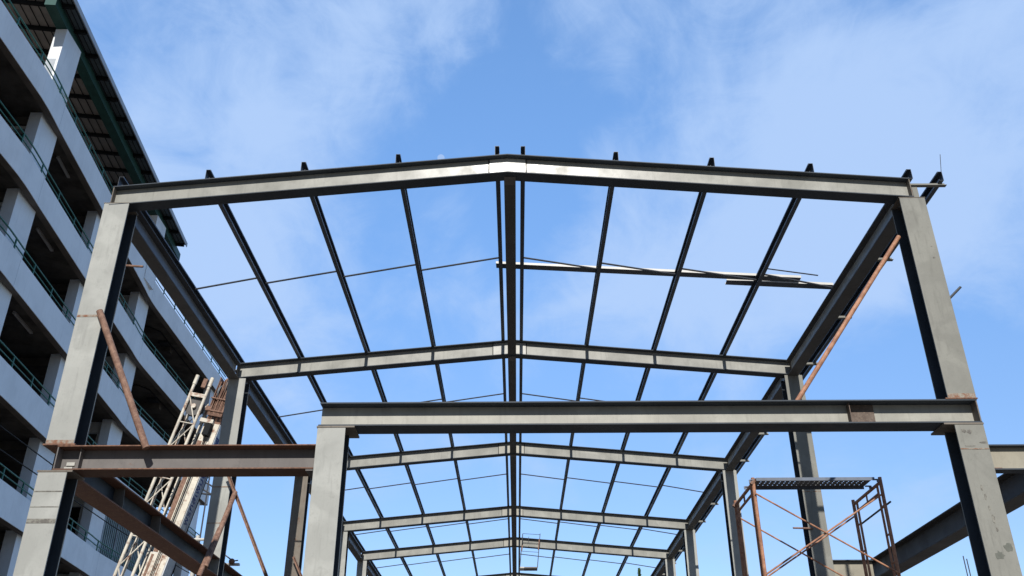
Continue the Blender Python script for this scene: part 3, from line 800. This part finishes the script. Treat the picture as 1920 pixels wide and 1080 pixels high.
BLOBS = [((-0.362, 0.691, 0.626), 0.97174, 0.99995, 0.38), ((-0.293, 0.779, 0.554), 0.98243, 0.99997, 0.28), ((-0.221, 0.727, 0.650), 0.98959, 0.99998, 0.16), ((-0.111, 0.701, 0.705), 0.99247, 0.99999, 0.22), ((0.054, 0.705, 0.707), 0.99414, 0.99999, 0.16), ((0.202, 0.732, 0.651), 0.97963, 0.99997, 0.26), ((0.360, 0.691, 0.627), 0.97174, 0.99995, 0.30), ((0.439, 0.720, 0.538), 0.97663, 0.99996, 0.30), ((0.323, 0.773, 0.545), 0.98243, 0.99997, 0.22), ((0.135, 0.837, 0.530), 0.99156, 0.99999, 0.18), ((0.112, 0.885, 0.452), 0.99247, 0.99999, 0.34), ((0.233, 0.840, 0.491), 0.97963, 0.99997, 0.26), ((0.344, 0.808, 0.478), 0.98624, 0.99998, 0.26), ((-0.134, 0.877, 0.462), 0.99789, 1.00000, 0.16), ((-0.300, 0.858, 0.416), 0.98243, 0.99997, 0.30), ((-0.072, 0.917, 0.392), 0.99333, 0.99999, 0.20), ((-0.001, 0.761, 0.649), 0.99247, 0.99999, -0.25), ((0.021, 0.829, 0.559), 0.99560, 0.99999, -0.25), ((-0.066, 0.843, 0.534), 0.99247, 0.99999, -0.12), ((0.456, 0.823, 0.338), 0.98502, 0.99998, -0.30), ((-0.217, 0.688, 0.692), 0.99789, 1.00000, -0.14), ((0.018, 0.972, 0.233), 0.94766, 0.99992, -0.12), ((0.189, 0.901, 0.390), 0.99414, 0.99999, 0.18),]
dens = add(add(add(wnoise(4.2, 9, .58, .5, (3.1, .7, 1.9), (1.25, .8, 1.7)), -.5), 2.1, 'MULTIPLY'), add(add(wnoise(10, 9, .66, 1.1, (.3, 4.1, .2), (1.3, .7, 1.7)), -.5), .75, 'MULTIPLY'))
dens = add(dens, .21)
for bl_ in BLOBS: dens = add(dens, dotblob(*bl_))
cl = ramp(nt, dens, .02, 1.02, 0, .84)
sx = nt.nodes.new('ShaderNodeSeparateXYZ'); nt.links.new(tc.outputs['Generated'], sx.inputs[0])
grad = ramp(nt, sx.outputs['Z'], .14, .74)
tint = mixc(nt, grad, (.90, .97, 1.10), (1.52, 1.90, 2.16))       # deeper, more saturated blue overhead
skyc = mixc(nt, 1.0, sky.outputs[0], tint, 'MULTIPLY')
col = mixc(nt, cl, skyc, (3.25, 4.45, 6.6))
behind = ramp(nt, sx.outputs['Y'], -.75, .1, .27, 1.0)               # sky behind the camera dimmed to cut fill light on shaded steel
mo = nt.nodes.new('ShaderNodeVectorMath'); mo.operation = 'DOT_PRODUCT'; mo.inputs[1].default_value = V((-.0788, .8125, .5998)).normalized()
nt.links.new(tc.outputs['Generated'], mo.inputs[0])
col = mixc(nt, ramp(nt, mo.outputs['Value'], math.cos(.0042), math.cos(.0034), 0, .42), col, (4.2, 5.0, 6.4))    # pale day moon
col = mixc(nt, 1.0, col, behind, 'MULTIPLY')
nt.links.new(col, bg.inputs['Color']); bg.inputs['Strength'].default_value = .15
nt.links.new(bg.outputs[0], out.inputs['Surface'])

# ------------------------------------------------------------------ camera
cam = bpy.data.cameras.new('camera'); co = bpy.data.objects.new('camera', cam); COL.objects.link(co); S.camera = co
cam.sensor_width = 36; cam.lens = 36 * 1731.3 / 1920; cam.clip_end = 3000; cam.clip_start = .05
pitch, yaw, roll = .4955, .003, -.0041
def unroll(v):
    x, y, z = v
    c_, s_ = math.cos(-roll), math.sin(-roll); x, z = c_ * x + s_ * z, -s_ * x + c_ * z
    c_, s_ = math.cos(-pitch), math.sin(-pitch); y, z = c_ * y + s_ * z, -s_ * y + c_ * z
    c_, s_ = math.cos(-yaw), math.sin(-yaw); x, y = c_ * x + s_ * y, -s_ * x + c_ * y
    return V((x, y, z))
r_, f_, u_ = unroll((1, 0, 0)), unroll((0, 1, 0)), unroll((0, 0, 1))
mt = Matrix.Identity(4)
for i in range(3): mt[i][0], mt[i][1], mt[i][2] = r_[i], u_[i], -f_[i]
co.matrix_world = mt

S.view_settings.view_transform = 'Standard'; S.view_settings.look = 'None'
S.view_settings.exposure = 0; S.view_settings.gamma = 1
S.render.resolution_x = 1024; S.render.resolution_y = 576
S.render.engine = 'CYCLES'; S.cycles.max_bounces = 6
